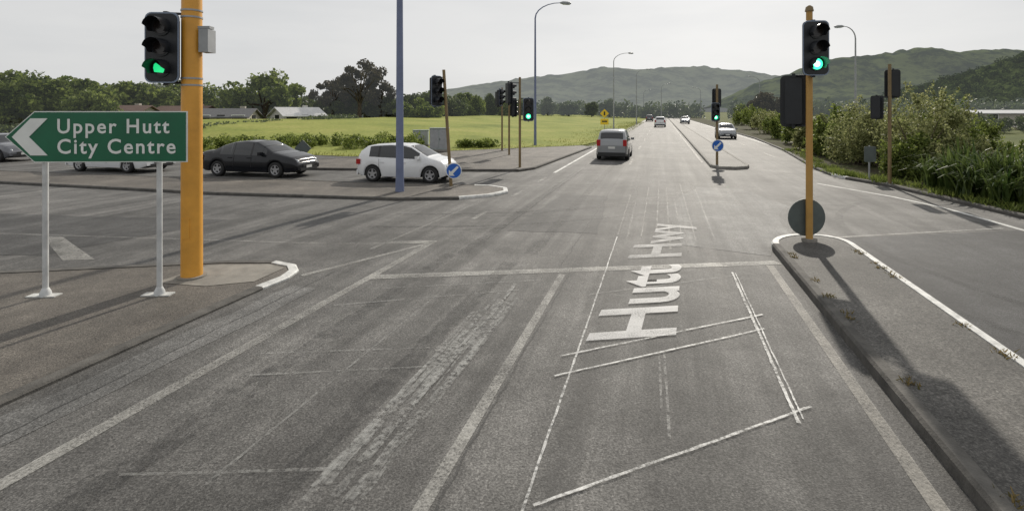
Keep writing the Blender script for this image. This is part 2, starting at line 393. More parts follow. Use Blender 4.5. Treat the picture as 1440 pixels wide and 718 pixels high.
for i,(cx,cy,r,a0,a1) in enumerate(((-2,22,9.5,-95,-25),(-2.2,22,10.9,-95,-25),(14,8,7.5,125,200),(14.2,8,8.8,125,195),(6,3,11,75,120))):
    pr=None
    for k in range(25):
        t=math.radians(a0+(a1-a0)*k/24); p=(cx+r*math.cos(t),cy+r*math.sin(t))
        if pr and not (-6<p[0]<-.0 and 14.4<p[1]<17.5): strip(pr,p,.17,P_tyre,.0050+i*.0002,ty)
        pr=p
ty.build('tyre_marks')
me,x0,x1,y0,y1=textmesh('Hutt Hwy',1.02,.02); _,_,_,_,cap=textmesh('H')
me.materials.clear(); me.materials.append(P_text); me.materials.append(P_text2)
for p in me.polygons:
    p.material_index=1 if (me.vertices[p.vertices[0]].co.x-x0)/(x1-x0)>.5 else 0
D=Vector((2.02,5.75)); Up=Vector((-.97,-.14))
for v in me.vertices:
    u=(v.co.x-x0)/(x1-x0); w=v.co.y/cap; p=Vector((1.80,5.70))+D*u+Up*w*(1-.12*u); v.co=(p.x,p.y,.018)
o=bpy.data.objects.new('street_name_overlay',me); scene.collection.objects.link(o)  # street name from the map overlay, added as flat lettering on the road

# ---------------------------------------------------------------- field / hills
bd=resample([(-75,40),(-18.7,31.8),(-8.5,28.4),(-3.6,32.4),(5.0,37.5),rp(-5.0,45),rp(-5.0,330)],2.2,False)
ts=[0,.6,1.5,3,5,8,12,16,20,25,30,35,40,44,48,54,62]
vs=[];fs=[]
for i,(x,y) in enumerate(bd):
    mu=max(.35,min(1,(x+30)/22))
    for t in ts:
        s=min(1,t/40); h=1.55*mu*s*s*(3-2*s)
        if t>44: h*=max(0,1-(t-44)/18)
        px,py=x-.72*t,y+.69*t
        h+=.07*noise.noise((px*.15,py*.15,0))*min(1,t/3)
        vs.append((px,py,h+.02))
m=len(ts)
for i in range(len(bd)-1):
    for j in range(m-1): fs.append([i*m+j,(i+1)*m+j,(i+1)*m+j+1,i*m+j+1])
mb=MB(); mb.add(vs,fs,M_grass,True); mb.build('grass_field')

def hill(name,prof,D,mt,rough,depth=.35):
    xs=np.arange(prof[0][0],prof[-1][0]+1,5.0); hy=np.interp(xs,[p[0] for p in prof],[p[1] for p in prof])
    rows=[(-depth,0),(-depth*.85,.06),(-depth*.7,.16),(-depth*.55,.3),(-depth*.42,.45),(-depth*.3,.6),(-depth*.2,.75),(-depth*.1,.89),(0,1),(.12,.8),(.4,0)]
    vs=[];fs=[]
    for px,py in zip(xs,hy):
        for r,hh in rows:
            ang=(px-720)/720
            Y=D*(1+r); X=ang*D*(1+r*.6)
            z=((157-py)/720*D)
            nz=noise.fractal((X/D*9,Y/D*5,D*.01),1,2,5)
            rd=abs(noise.noise((X/D*14,Y/D*3,1.3)))
            zz=z*hh*(1+ (.35*nz-.35*rd)*(1-hh*.75 if hh<1 else .12))+rough*D*.004*noise.fractal((X/D*60,Y/D*60,3),1,2,4)*(hh>0)
            vs.append((X,Y,max(-5,zz+(2.5 if hh>0 else -5))))
    m=len(rows)
    for i in range(len(xs)-1):
        for j in range(m-1): fs.append([i*m+j,(i+1)*m+j,(i+1)*m+j+1,i*m+j+1])
    mb=MB(); mb.add(vs,fs,mt,True); mb.build(name); return vs,fs
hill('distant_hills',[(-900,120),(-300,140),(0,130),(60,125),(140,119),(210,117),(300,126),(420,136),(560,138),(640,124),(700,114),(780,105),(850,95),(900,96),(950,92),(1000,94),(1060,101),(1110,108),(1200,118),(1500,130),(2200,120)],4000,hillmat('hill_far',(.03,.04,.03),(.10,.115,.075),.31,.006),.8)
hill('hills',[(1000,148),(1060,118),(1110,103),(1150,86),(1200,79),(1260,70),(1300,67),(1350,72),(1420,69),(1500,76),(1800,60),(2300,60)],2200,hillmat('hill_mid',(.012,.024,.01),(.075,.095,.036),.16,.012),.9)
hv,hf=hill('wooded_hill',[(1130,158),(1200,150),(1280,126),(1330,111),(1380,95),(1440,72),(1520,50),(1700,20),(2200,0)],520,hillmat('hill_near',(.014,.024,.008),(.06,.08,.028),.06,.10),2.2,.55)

# ---------------------------------------------------------------- foliage
def leafcloud(rng,cent,rad,n,size,flat=.8,pw=.45):
    k=rng.integers(0,len(cent),n)
    d=rng.normal(size=(n,3)); d/=np.linalg.norm(d,axis=1)[:,None]
    rr=rng.random(n)**pw
    p=cent[k]+d*(rad[k]*rr)[:,None]*np.array([1,1,flat])
    a=rng.normal(size=(n,3)); a/=np.linalg.norm(a,axis=1)[:,None]
    b=np.cross(a,rng.normal(size=(n,3))); b/=np.linalg.norm(b,axis=1)[:,None]
    s=size*(.6+.8*rng.random(n))[:,None]
    return np.stack([p-a*s*.5,p+b*s*.3,p+a*s*.5,p-b*s*.3],1).reshape(-1,3)
def addleaves(mb,V,m):
    o=len(mb.v); i=mb.mid(m); mb.v+= [tuple(x) for x in V.tolist()]
    n=len(V)//4
    mb.f+=[[o+4*k,o+4*k+1,o+4*k+2,o+4*k+3] for k in range(n)]; mb.mi+=[i]*n; mb.sm+=[False]*n
rng=np.random.default_rng(77); mb=MB(); C=[];Rr=[]
for i in range(2600):
    f=hf[int(rng.integers(0,len(hf)))]; w=rng.random(4); w/=w.sum()
    p=sum(np.array(hv[a])*b for a,b in zip(f,w))
    if p[0]<p[1]*1.9 and p[2]>1: C.append((p[0],p[1],p[2]+1.2)); Rr.append(rng.uniform(2.5,5.5))
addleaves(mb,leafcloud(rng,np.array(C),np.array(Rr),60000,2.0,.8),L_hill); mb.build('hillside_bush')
def tree(name,loc,H,W,trunk,ncl,nl,leaf,lm,seed,cr=.2,shape='round'):
    rng=np.random.default_rng(seed); mb=MB()
    cz=(H+trunk)/2; hz=(H-trunk)/2
    C=[]
    for i in range(ncl):
        d=rng.normal(size=3); d/=np.linalg.norm(d); r=rng.random()**.4*(.80)
        q=np.array([d[0]*W/2*r,d[1]*W/2*r,cz+d[2]*hz*r])
        if shape=='cone':
            f=1-(q[2]-trunk)/(H-trunk); q[0]*=.3+f*.9; q[1]*=.3+f*.9
        if shape=='flat': q[2]=cz+ (q[2]-cz)*.8+ .25*hz*math.sin(q[0]*1.1+seed)
        C.append(q)
    C=np.array(C); rad=min(W,H*1.2)*cr*(.55+.7*rng.random(ncl))
    r0=max(.05,W*.03)
    top=(rng.normal()*.2,rng.normal()*.2,H*.62)
    mb.path([(0,0,-.1),(top[0]*.3,top[1]*.3,trunk*.7),top],[r0*1.3,r0,r0*.35],M_bark,8)
    for i in range(min(ncl,14)):
        t=rng.random()*.6+.3; b=(top[0]*t,top[1]*t,trunk*.6+(H*.62-trunk*.6)*t*.7)
        c=C[i]; mid_=((b[0]+c[0])/2+rng.normal()*.1*W*.2,(b[1]+c[1])/2,(b[2]+c[2])/2+.05*H)
        mb.path([b,mid_,tuple(c)],[r0*.45,r0*.28,r0*.08],M_bark,5,False)
    addleaves(mb,leafcloud(rng,C,rad,nl,leaf),lm)
    return mb.build(name,loc,rng.random()*6)
def SX(px,Y): return (px-720)/720*Y
T=[(15,62,104,130,L_tree,'round'),(95,66,110,130,L_tree,'round'),(-80,60,100,140,L_tree,'round'),(60,80,112,100,L_dark,'round'),(-30,75,104,110,L_dark,'round'),
 (190,74,116,120,L_tree,'round'),(150,85,124,90,L_dark,'round'),(258,80,118,100,L_tree,'round'),(225,88,114,80,L_dark,'round'),(128,60,134,90,L_tree,'round'),
 (372,76,106,118,L_tree,'round'),(505,86,86,96,L_brown,'flat'),(468,90,110,70,L_brown,'flat'),(535,90,106,64,L_brown,'flat'),(500,94,128,100,L_dark,'round'),
 (560,92,132,80,L_dark,'round'),(605,97,128,64,L_dark,'round'),(440,100,134,70,L_dark,'round'),(315,90,130,80,L_dark,'round'),(590,84,142,70,L_tree,'round'),
 (635,105,134,50,L_dark,'round'),(655,118,131,60,L_tree,'round'),(690,130,133,38,L_dark,'cone'),(735,140,141,40,L_dark,'round'),(712,125,140,36,L_tree,'round'),
 (770,150,136,30,L_far,'cone'),(800,160,143,38,L_far,'round'),(832,170,142,26,L_dark,'cone'),(857,180,140,36,L_far,'round'),
 (1083,95,134,64,L_brown,'round'),(1050,110,147,46,L_tree,'round'),(1115,100,138,54,L_dark,'round')]
for i,(px,Y,tp,wp,lm,sh) in enumerate(T):
    k=Y/720; H=(2.5+(157-tp)*k)*1.05; W=wp*k*1.05
    fl=sh=='flat'
    tree('conifer_tree' if sh=='cone' else 'broadleaf_tree',(SX(px,Y),Y,0),H,W,H*.08 if not fl else H*.3,34 if not fl else 30,8500 if not fl else 3600,W*.036+.12,lm,100+i,.175 if not fl else .10,sh)
rng=np.random.default_rng(5); mb=MB(); C=[];Rr=[]
for px in np.arange(-350,985,4.0):
    Y=rng.uniform(185,240); k=Y/720; H=2.5+(157-rng.uniform(139,150))*k
    for z in(.25,.6): C.append((SX(px,Y),Y,H*z)); Rr.append(H*.42)
for px in np.arange(1035,1600,5.0):
    Y=rng.uniform(150,220); k=Y/720; H=2.5+(157-rng.uniform(136,150))*k
    for z in(.25,.6): C.append((SX(px,Y),Y,H*z)); Rr.append(H*.42)
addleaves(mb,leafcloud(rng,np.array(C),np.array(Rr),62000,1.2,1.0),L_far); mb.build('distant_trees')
rng=np.random.default_rng(9); mb=MB(); C=[];Rr=[]
for px in np.arange(-150,500,4.0):
    Y=float(np.interp(px,[-150,280,450,500],[44,47,63,72]))+rng.uniform(-1.2,1.2)
    if 392<px<428: hh=.45
    else: hh=rng.uniform(.8,1.15)
    C.append((SX(px,Y),Y,.55+.004*max(0,px-280))); Rr.append(hh)
addleaves(mb,leafcloud(rng,np.array(C),np.array(Rr),26000,.26,.85),L_dark); mb.build('hedge')
rng=np.random.default_rng(19); mb=MB(); C=[];Rr=[]
for i in range(80):
    t=rng.random(); x=-20+14*t; C.append((x,35+rng.uniform(-2.0,2)-abs(t-.5)*2,.25+rng.uniform(0,.4))); Rr.append(rng.uniform(.25,.6))
for i in range(16):
    C.append((-3.5+rng.uniform(-.5,2.5),35+rng.uniform(0,1),.25)); Rr.append(rng.uniform(.25,.45))
addleaves(mb,leafcloud(rng,np.array(C),np.array(Rr),14000,.16,1.0),L_shrub); mb.build('weed_bushes')
def blades(mb,rng,pts,h,w,m,lean=.5):
    V=[]
    for x,y,z in pts:
        a=rng.random()*6.28; hh=h*(.5+rng.random()); lx,ly=rng.normal(size=2)*lean*hh*.5
        dx,dy=math.cos(a)*w/2,math.sin(a)*w/2
        V+=[(x-dx,y-dy,z),(x+dx,y+dy,z),(x+dx*.3+lx,y+dy*.3+ly,z+hh),(x-dx*.3+lx,y-dy*.3+ly,z+hh)]
    addleaves(mb,np.array(V),m)
mb=MB(); pts=[]
for i in range(9000):
    x,y=bd[int(rng.integers(0,min(len(bd),75)))]; t=rng.random()**3*5; x+=rng.uniform(-1.2,1.2)
    s=t/40; mu=max(.35,min(1,(x+30)/22)); pts.append((x-.72*t,y+.69*t+.1,1.55*mu*s*s*(3-2*s)-.02))
blades(mb,rng,pts,.12,.05,L_grass); mb.build('grass_tufts')
mb=MB(); pts=[]
def clump(cx,cy,z,n,r):
    for i in range(n): pts.append((cx+rng.normal()*r,cy+rng.normal()*r,z))
for i in range(30):
    yy=rng.uniform(2.5,9.3); side=rng.random()<.6
    cx,cy=rp(3.36 if side else 2.17,yy); clump(cx,cy,.115,int(rng.integers(8,34)),.04)
blades(mb,rng,pts,.032,.018,L_weed,1.6)
pts=[]
for i in range(90):
    j=int(rng.integers(1,6)); a=Vector(vg[j]);b=Vector(vg[j+1]); p=a.lerp(b,rng.random())+Vector((.12+rng.random()*.6,0)); clump(p.x,p.y,.09,40,.12)
blades(mb,rng,pts,.13,.025,L_shrub,1.0)
mb.build('weeds')

def shrub(name,x,y,H,W,nl,leaf,lm,seed):
    rng=np.random.default_rng(seed); mb=MB(); C=[];Rr=[]
    NC=34
    for i in range(NC):
        a=rng.random()*6.28; r=rng.random()**.5*W*.42; z=H*(.08+.74*rng.random()*(1-.45*(r/(W*.5))))
        C.append((r*math.cos(a),r*math.sin(a),z)); Rr.append(min(W,H)*.15*(.6+.8*rng.random()))
        if i%2==0: mb.path([(rng.normal()*.08,rng.normal()*.08,-.05),(C[-1][0]*.5,C[-1][1]*.5,z*.55),C[-1]],[.03,.02,.008],M_bark,5,False)
    V=leafcloud(rng,np.array(C),np.array(Rr),nl,leaf,1.1,.6)
    sh=[]
    for i in range(36):
        c=C[int(rng.integers(0,NC))]; d=(rng.normal()*.3,rng.normal()*.3,1)
        for t in np.linspace(0,1,24): sh.append((c[0]+d[0]*t*H*.22,c[1]+d[1]*t*H*.22,c[2]+t*H*.2))
    V2=leafcloud(rng,np.array(sh),np.full(len(sh),.07),int(nl*.25),leaf,1)
    addleaves(mb,V,lm); addleaves(mb,V2,lm); mb.build(name,(x,y,.08 if x<22 else 0))
SH=[(1292,20,112,110,L_shrub2),(1335,21,135,80,L_shrub),(1205,23.5,136,84,L_shrub2),(1240,22,142,80,L_shrub2),(1175,28,146,74,L_shrub),
 (1150,32,155,58,L_shrub2),(1125,38,156,54,L_shrub),(1100,46,155,48,L_shrub),(1080,56,150,44,L_shrub2),(1060,70,146,40,L_shrub),(1045,90,149,30,L_shrub),
 (1390,19,190,90,L_shrub2),(1440,17.5,196,90,L_shrub),(1500,16,190,100,L_shrub2),(1350,17.3,182,70,L_shrub2),(1315,18,186,80,L_shrub),(1570,14,150,130,L_shrub),(1278,18.8,186,60,L_shrub),(1262,26,156,70,L_shrub),(1220,30,152,70,L_shrub2),(1190,26,166,50,L_shrub),(1300,23,134,100,L_shrub),(1365,24,160,60,L_shrub),
 (1400,60,160,60,L_dark),(1432,70,163,50,L_dark),(1372,65,158,50,L_dark),(1460,60,158,60,L_dark)]
for i,(px,Y,tp,wp,lm) in enumerate(SH):
    k=Y/720; shrub('shrub',SX(px,Y),Y,(2.5+(157-tp)*k)*1.1,max(1.3,wp*k*1.1),6800 if Y<40 else 3200,.10 if Y<25 else .18,lm,300+i)
def flax(x,y,H,n,seed):
    rng=np.random.default_rng(seed); mb=MB()
    for i in range(n):
        a=rng.random()*6.28; L=H*(.75+.5*rng.random()); sp=.15+.75*rng.random(); w=.05+.03*rng.random()
        ux,uy=math.cos(a),math.sin(a); bx,by=rng.normal()*.15,rng.normal()*.15; vs=[]
        K=6
        for j in range(K+1):
            t=j/K; r=sp*L*(.25*t+.55*t*t); z=L*(t-.55*sp*t*t*t-.1*t*t)
            ww=w*(1-t**3*.85)*.5
            vs+=[(bx+ux*r-uy*ww,by+uy*r+ux*ww,z),(bx+ux*r+uy*ww,by+uy*r-ux*ww,z)]
        mb.add(vs,[[2*j,2*j+1,2*j+3,2*j+2] for j in range(K)],L_flax)
    mb.build('flax_bush',(x,y,.08))
for i,(px,Y,H) in enumerate([(1330,15.3,1.5),(1372,14.6,1.7),(1405,14.0,1.6),(1440,13.4,1.6),(1352,14.4,1.2),(1395,13.3,1.1),(1450,12.9,1.1),(1300,16.2,1.2),(1490,12.6,1.6),(1425,15.2,1.7),(1340,16.2,1.7)]):
    flax(SX(px,Y)+.3,Y,H,110,500+i)

# ---------------------------------------------------------------- houses
M_wall1=mat('weatherboard',(.40,.38,.33),.8); M_wall2=mat('brick_wall',(.25,.17,.13),.85); M_wallw=mat('white_wall',(.62,.61,.58),.7)
M_roof=mat('roof_grey',(.11,.11,.115),.7); M_roofr=mat('roof_brown',(.13,.085,.07),.8); M_roofw=mat('roof_pale',(.5,.5,.5),.5)
def house(name,x,y,w,d,h,rh,wall,roof,rz):
    mb=MB(); mb.box((0,0,h/2),(w,d,h),wall)
    e=.4; t=.12
    for s in(-1,1):
        a=[(-w/2-e,s*(d/2+e),h-.1),(w/2+e,s*(d/2+e),h-.1),(w/2+e,0,h+rh),(-w/2-e,0,h+rh)]
        b=[(p[0],p[1],p[2]+t) for p in a]
        mb.add(a+b,[[0,1,2,3],[4,5,6,7],[0,1,5,4],[1,2,6,5],[0,3,7,4]],roof)
    for s in(-1,1): mb.add([(s*w/2,-d/2,h),(s*w/2,d/2,h),(s*w/2,0,h+rh-.05)],[[0,1,2]],wall)
    for i in range(3):
        cx=-w/2+w*(i+.5)/3
        if i==1: mb.box((cx,-d/2-.01,1.05),(.9,.08,2.1),M_trim)
        else:
            mb.box((cx,-d/2-.02,1.5),(1.6,.06,1.2),M_swhite); mb.box((cx,-d/2-.05,1.5),(1.4,.06,1.0),M_glass)
    for s in(-1,1): mb.box((s*(w/2+.02),0,1.5),(.06,1.3,1.1),M_glass)
    mb.box((w*.25,.6,h+rh*.8),(.6,.5,1.2),wall)
    mb.build(name,(x,y,0),rz)
house('weatherboard_house',SX(418,72),72,5.5,5,1.9,1.1,M_wallw,M_roofw,.8)
house('weatherboard_house',SX(322,66),66,6,5,1.8,1.0,M_wall1,M_roof,.15)
house('brick_house',SX(262,72),72,7,6,2.0,1.2,M_wall2,M_roofr,-.1)
house('weatherboard_house',SX(170,66),66,7,6,2.0,1.2,M_wall1,M_roofr,.05)
house('weatherboard_house',SX(545,100),100,9,7,2.4,1.5,M_wall1,M_roof,.3)
house('weatherboard_house',SX(40,70),70,8,6,2.0,1.4,M_wall1,M_roofr,-.2)
house('warehouse',SX(1425,98),98,16,9,2.2,.5,M_wall1,M_roofw,-.3)

# ---------------------------------------------------------------- signals, signs, lamps
def head(mb,pos,yaw,lit=None,s=1.0,board=True):
    mb.M=Matrix.Translation(pos)@Matrix.Rotation(yaw,4,'Z')@Matrix.Scale(s,4)
    if board:
        mb.prism(rrect(.50,1.06,.10),.0,.018,M_edge,M_black)
        mb.prism(rrect(.455,1.015,.09),-.012,-.002,M_black)
    mb.prism(rrect(.30,.94,.05),.02,.2,M_black)
    for i,z in enumerate((.31,0,-.31)):
        mb.prism(circ(.135,24,0,z),-.03,-.013,M_black)
        on=(lit and i==2)
        if on and lit=='arrow':
            mb.prism(circ(.105,24,0,z),-.036,-.031,M_lensoff)
            pts=[(-.085,.055),(-.06,.075),(.085,-.03),(.085,-.075),(-.08,-.06),(-.095,.0)]
            mb.prism([(a,z+b) for a,b in pts],-.046,-.038,M_arrow)
        elif on:
            mb.prism(circ(.108,24,0,z),-.036,-.031,M_green); mb.prism(circ(.06,20,0,z),-.043,-.038,M_greenw)
        else: mb.prism(circ(.105,24,0,z),-.036,-.031,M_lensoff)
        vs=[];n=18
        for j in range(n+1):
            a=math.radians(-35+250*j/n); r=.132
            L=.22 if 0<=math.degrees(a)<=180 else .12
            vs+=[(r*math.cos(a),-.03,z+r*math.sin(a)),(r*math.cos(a),-.03-L,z+r*math.sin(a)-.01)]
        mb.add(vs,[[2*j,2*j+1,2*j+3,2*j+2] for j in range(n)],M_black,True)
    mb.box((0,.11,.52),(.06,.06,.08),M_black); mb.box((0,.11,-.52),(.06,.06,.08),M_black)
    mb.M=Matrix()
def bracket(mb,a,b): mb.path([a,b],.02,M_black,6)
def keepleft(mb,x,y,z,r,back=False,yaw=0):
    mb.M=Matrix.Translation((x,y,z))@Matrix.Rotation(yaw,4,'Z')
    if back: mb.prism(circ(r,32),-.09,-.075,M_sback); mb.box((0,-.06,.1),(.3,.02,.03),M_galv); mb.box((0,-.06,-.1),(.3,.02,.03),M_galv)
    else:
        mb.prism(circ(r,28),-.085,-.07,M_swhite); mb.prism(circ(r*.9,28),-.092,-.087,M_sblue)
        q=.62*r; mb.prism([(-q,-q),(-q+.75*r,-q),(-q+.5*r,-q+.25*r),(q,q-.2*r),(q-.2*r,q),(-q+.25*r,-q+.5*r),(-q,-q+.75*r)],-.1,-.094,M_swhite)
    mb.M=Matrix()
mb=MB(); mb.path([(0,0,0),(0,0,7.2)],[.145,.13],M_orange,28); mb.path([(0,0,0),(0,0,.03)],.2,M_conc,20)
for z in(2.85,2.95,3.86,3.96): mb.path([(0,0,z),(0,0,z+.025)],.146,M_galv,24)
mb.box((.0,-.138,.75),(.11,.02,.3),M_orange)
head(mb,(-.30,-.22,3.40),.05,'arrow',.97)
bracket(mb,(-.3,-.1,3.92),(0,0,3.92)); bracket(mb,(-.3,-.1,2.9),(0,0,2.9))
mb.box((.23,.0,3.52),(.14,.2,.34),M_galv); mb.box((.2,0,3.72),(.2,.12,.04),M_galv)
mb.path([(0,0,7.2),(0,0,7.26),(0,0,7.3)],[.15,.12,.02],M_orange,20)
mb.build('traffic_light',(-4.79,7.66,.03))
mb=MB(); mb.path([(0,0,0),(0,0,4.22)],[.060,.055],M_orange2,18); mb.path([(0,0,0),(0,0,.05)],.13,M_conc,16)
mb.path([(0,0,4.22),(0,0,4.3),(0,0,4.33)],[.075,.06,.02],M_ochre,14)
head(mb,(-.02,-.24,3.52),-.05,'green',.93)
head(mb,(-.12,.30,2.58),2.6,None,.92)
bracket(mb,(-.12,.2,3.05),(0,0,3.05)); bracket(mb,(-.12,.2,2.12),(0,0,2.12)); bracket(mb,(0,-.2,4.0),(0,0,4.0)); bracket(mb,(0,-.2,3.05),(0,0,3.05))
keepleft(mb,0,.17,.42,.345,True)
mb.build('traffic_light',(5.47,9.42,.12))
mb=MB(); mb.path([(0,0,0),(-.24,0,3.8)],[.055,.05],M_ochre,12)
head(mb,(-.46,-.05,3.1),.9,None,.95); bracket(mb,(-.46,0,3.55),(-.2,0,3.55)); bracket(mb,(-.46,0,2.65),(-.16,0,2.65))
keepleft(mb,.1,0,.5,.26); mb.build('traffic_light',(-2.0,16.8,.07))
mb=MB(); mb.path([(0,0,0),(0,0,3.9)],[.055,.05],M_ochre,12)
head(mb,(.37,-.1,2.5),-.05,'green',.95); bracket(mb,(.37,0,2.98),(0,0,2.98)); bracket(mb,(.37,0,2.05),(0,0,2.05))
head(mb,(-.40,.1,3.2),2.0,None,.95); bracket(mb,(-.4,0,3.65),(0,0,3.65))
mb.build('traffic_light',(.34,22.2,.09))
mb=MB(); mb.path([(0,0,0),(0,0,4.0)],[.055,.05],M_ochre,12)
head(mb,(-.45,-.05,3.2),1.1,None,.9); bracket(mb,(-.4,0,3.6),(0,0,3.6)); head(mb,(.28,.1,2.6),2.4,None,.9)
mb.build('traffic_light',(-.16,28.6,.09))
mb=MB(); mb.path([(0,0,0),(0,0,3.9)],[.055,.05],M_ochre,12); head(mb,(-.2,.1,3.2),2.2,None,.95); mb.build('traffic_light',(-.62,31.9,.09))
mb=MB(); mb.path([(0,0,0),(0,0,3.6)],[.055,.05],M_ochre,12)
head(mb,(.06,.2,3.0),3.0,None,.8,True); head(mb,(-.12,-.15,2.36),0,'green',.78)
keepleft(mb,0,0,.85,.27); mb.build('traffic_light',(9.25,23.1,.12))
mb=MB(); mb.path([(0,0,0),(0,0,4.0)],[.055,.05],M_ochre,12)
head(mb,(.2,.15,3.35),2.7,None,.9); head(mb,(-.35,.1,2.55),2.3,None,.75); bracket(mb,(-.35,.1,2.9),(0,0,2.9)); bracket(mb,(.2,.1,3.8),(0,0,3.8))
mb.path([(-.1,0,.03),(.1,0,.03)],.02,M_galv,6); mb.build('traffic_light',(12.65,17.15,.09))
mb=MB(); mb.path([(0,0,0),(0,0,1.2)],.03,M_galv,8); mb.M=Matrix.Translation((0,0,.9)); mb.prism(rrect(.42,.55,.04),-.05,-.035,M_sback); mb.build('traffic_sign',(12.7,18.2,.09))
mb=MB(); mb.path([(0,0,0),(0,0,1.0)],.03,M_galv,8); s=.38; mb.M=Matrix.Translation((0,0,.78)); mb.prism([(0,-s),(s,0),(0,s),(-s,0)],-.05,-.035,M_sback); mb.build('warning_sign',(-9.3,22.8,.09))
mb=MB(); mb.path([(0,0,0),(0,0,2.6)],.05,M_galv,8)
mb.prism([(.0,1.45),(.6,2.05),(0,2.65),(-.6,2.05)],-.08,-.06,M_syel); mb.prism(rrect(1.1,.8,.05,4,0,.95),-.08,-.06,M_syel)
mb.prism(rrect(.7,.18,.02,3,0,.98),-.09,-.082,M_trim); mb.prism([(-.1,1.8),(.1,1.8),(.1,2.3),(-.1,2.3)],-.09,-.082,M_trim)
mb.build('warning_sign',(SX(852,69)-.2,69,.2))
E=empty('direction_sign',(-5.50,6.85,0),.03)
mb=MB()
L=1.15
def arrowpoly(i): 
    h=.34-i; xr=L-i; xs=-.84+i*.5; xt=-1.22+i*1.5
    return [(xt,0),(xs,-h),(xr,-h),(xr,h),(xs,h)]
mb.M=Matrix.Translation((0,0,2.165))
mb.prism(arrowpoly(0),-.03,-.012,M_swhite,M_galv); mb.prism(arrowpoly(.014),-.036,-.031,M_sgreen)
mb.prism([(-1.12,0),(-.88,-.245),(-.66,-.245),(-.90,0),(-.66,.245),(-.88,.245)],-.043,-.038,M_swhite)
mb.M=Matrix(); mb.box((0,.0,2.35),(2.0,.02,.04),M_galv); mb.box((0,.0,1.98),(2.0,.02,.04),M_galv)
mb.build('panel',parent=E)
mb=MB()
for x in(-.76,.74):
    mb.path([(x,.045,.03),(x,.045,2.45)],.034,M_wpost,14)
    mb.path([(x,.045,.03),(x,.045,.08),(x,.045,.14)],[.07,.065,.036],M_wpost,14)
    mb.box((x-.02,.045,.037),(.38,.13,.016),M_kerbw)
mb.build('posts',parent=E)
for txt,z,wd in(('Upper Hutt',2.215,1.46),('City Centre',1.945,1.54)):
    me,x0,x1,y0,y1=textmesh(txt,1.18,.016); sc=wd/(x1-x0)
    for v in me.vertices: v.co=(-.535+(v.co.x-x0)*sc,-.0405,z+v.co.y*sc*1.02)
    me.materials.append(M_swhite); o=bpy.data.objects.new('lettering',me); scene.collection.objects.link(o); o.parent=E
for px,Y,w,h in((592,36,1.05,.95),(618,31,1.1,1.25)):
    mb=MB(); mb.box((0,0,.06),(w+.1,.6,.12),M_conc); mb.box((0,0,.12+h/2),(w,.5,h),M_cab); mb.box((0,0,.12+h+.03),(w+.08,.58,.05),M_cab)
    mb.box((-w/4,-.256,.12+h/2),(w*.45,.012,h*.88),M_galv); mb.box((w/4,-.256,.12+h/2),(w*.45,.012,h*.88),M_galv); mb.box((.06,-.27,.12+h/2),(.03,.02,.15),M_trim)
    mb.build('utility_cabinet',(SX(px,Y),Y,.1),bevel=.01)
def lamp(x,y,H,arm,ang,r=.1,m=M_galv):
    mb=MB(); mb.path([(0,0,0),(0,0,.6),(0,0,H*.6),(0,0,H*.88)],[r*1.35,r*1.15,r*.85,r*.65],m,16)
    mb.path([(0,0,0),(0,0,.04)],r*2,M_conc,14)
    dx,dy=math.cos(ang),math.sin(ang); P=[(0,0,H*.88)];Rr=[r*.65]
    for i in range(1,7):
        t=i/6; a=t*math.pi/2; q=arm*(1-math.cos(a)); P.append((dx*q,dy*q,H*.88+H*.11*math.sin(a))); Rr.append(r*(.62-.3*t))
    mb.path(P,Rr,m,10)
    mb.M=Matrix.Translation((dx*(arm+.35),dy*(arm+.35),H*.99))@Matrix.Rotation(math.atan2(dy,dx),4,'Z')
    mb.path([(-.4,0,0),(-.2,0,.0),(.2,0,-.02),(.42,0,-.03)],[.05,.12,.14,.05],M_galv,10); mb.box((.08,0,-.1),(.5,.2,.06),M_head); mb.M=Matrix()
    mb.build('street_lamp',(x,y,.0))
lamp(-3.43,15.65,12.5,2.4,-.2,.105,M_blue)
lamp(1.7,37.5,10.6,1.9,.1,.085,M_blue)
lamp(SX(863,75),75,11.2,2.2,0.1,.09); lamp(SX(895,100),100,10.9,2.0,0.1,.10); lamp(SX(930,150),150,10.8,2.2,0.1,.12)
lamp(SX(1203,45),45,10.1,1.0,math.pi-.1,.09,M_galv); lamp(SX(1068,130),130,11.5,2.2,math.pi,.11)
lamp(SX(985,190),190,11.5,2.2,math.pi,.13); lamp(SX(905,210),210,11.5,2.2,0,.13)

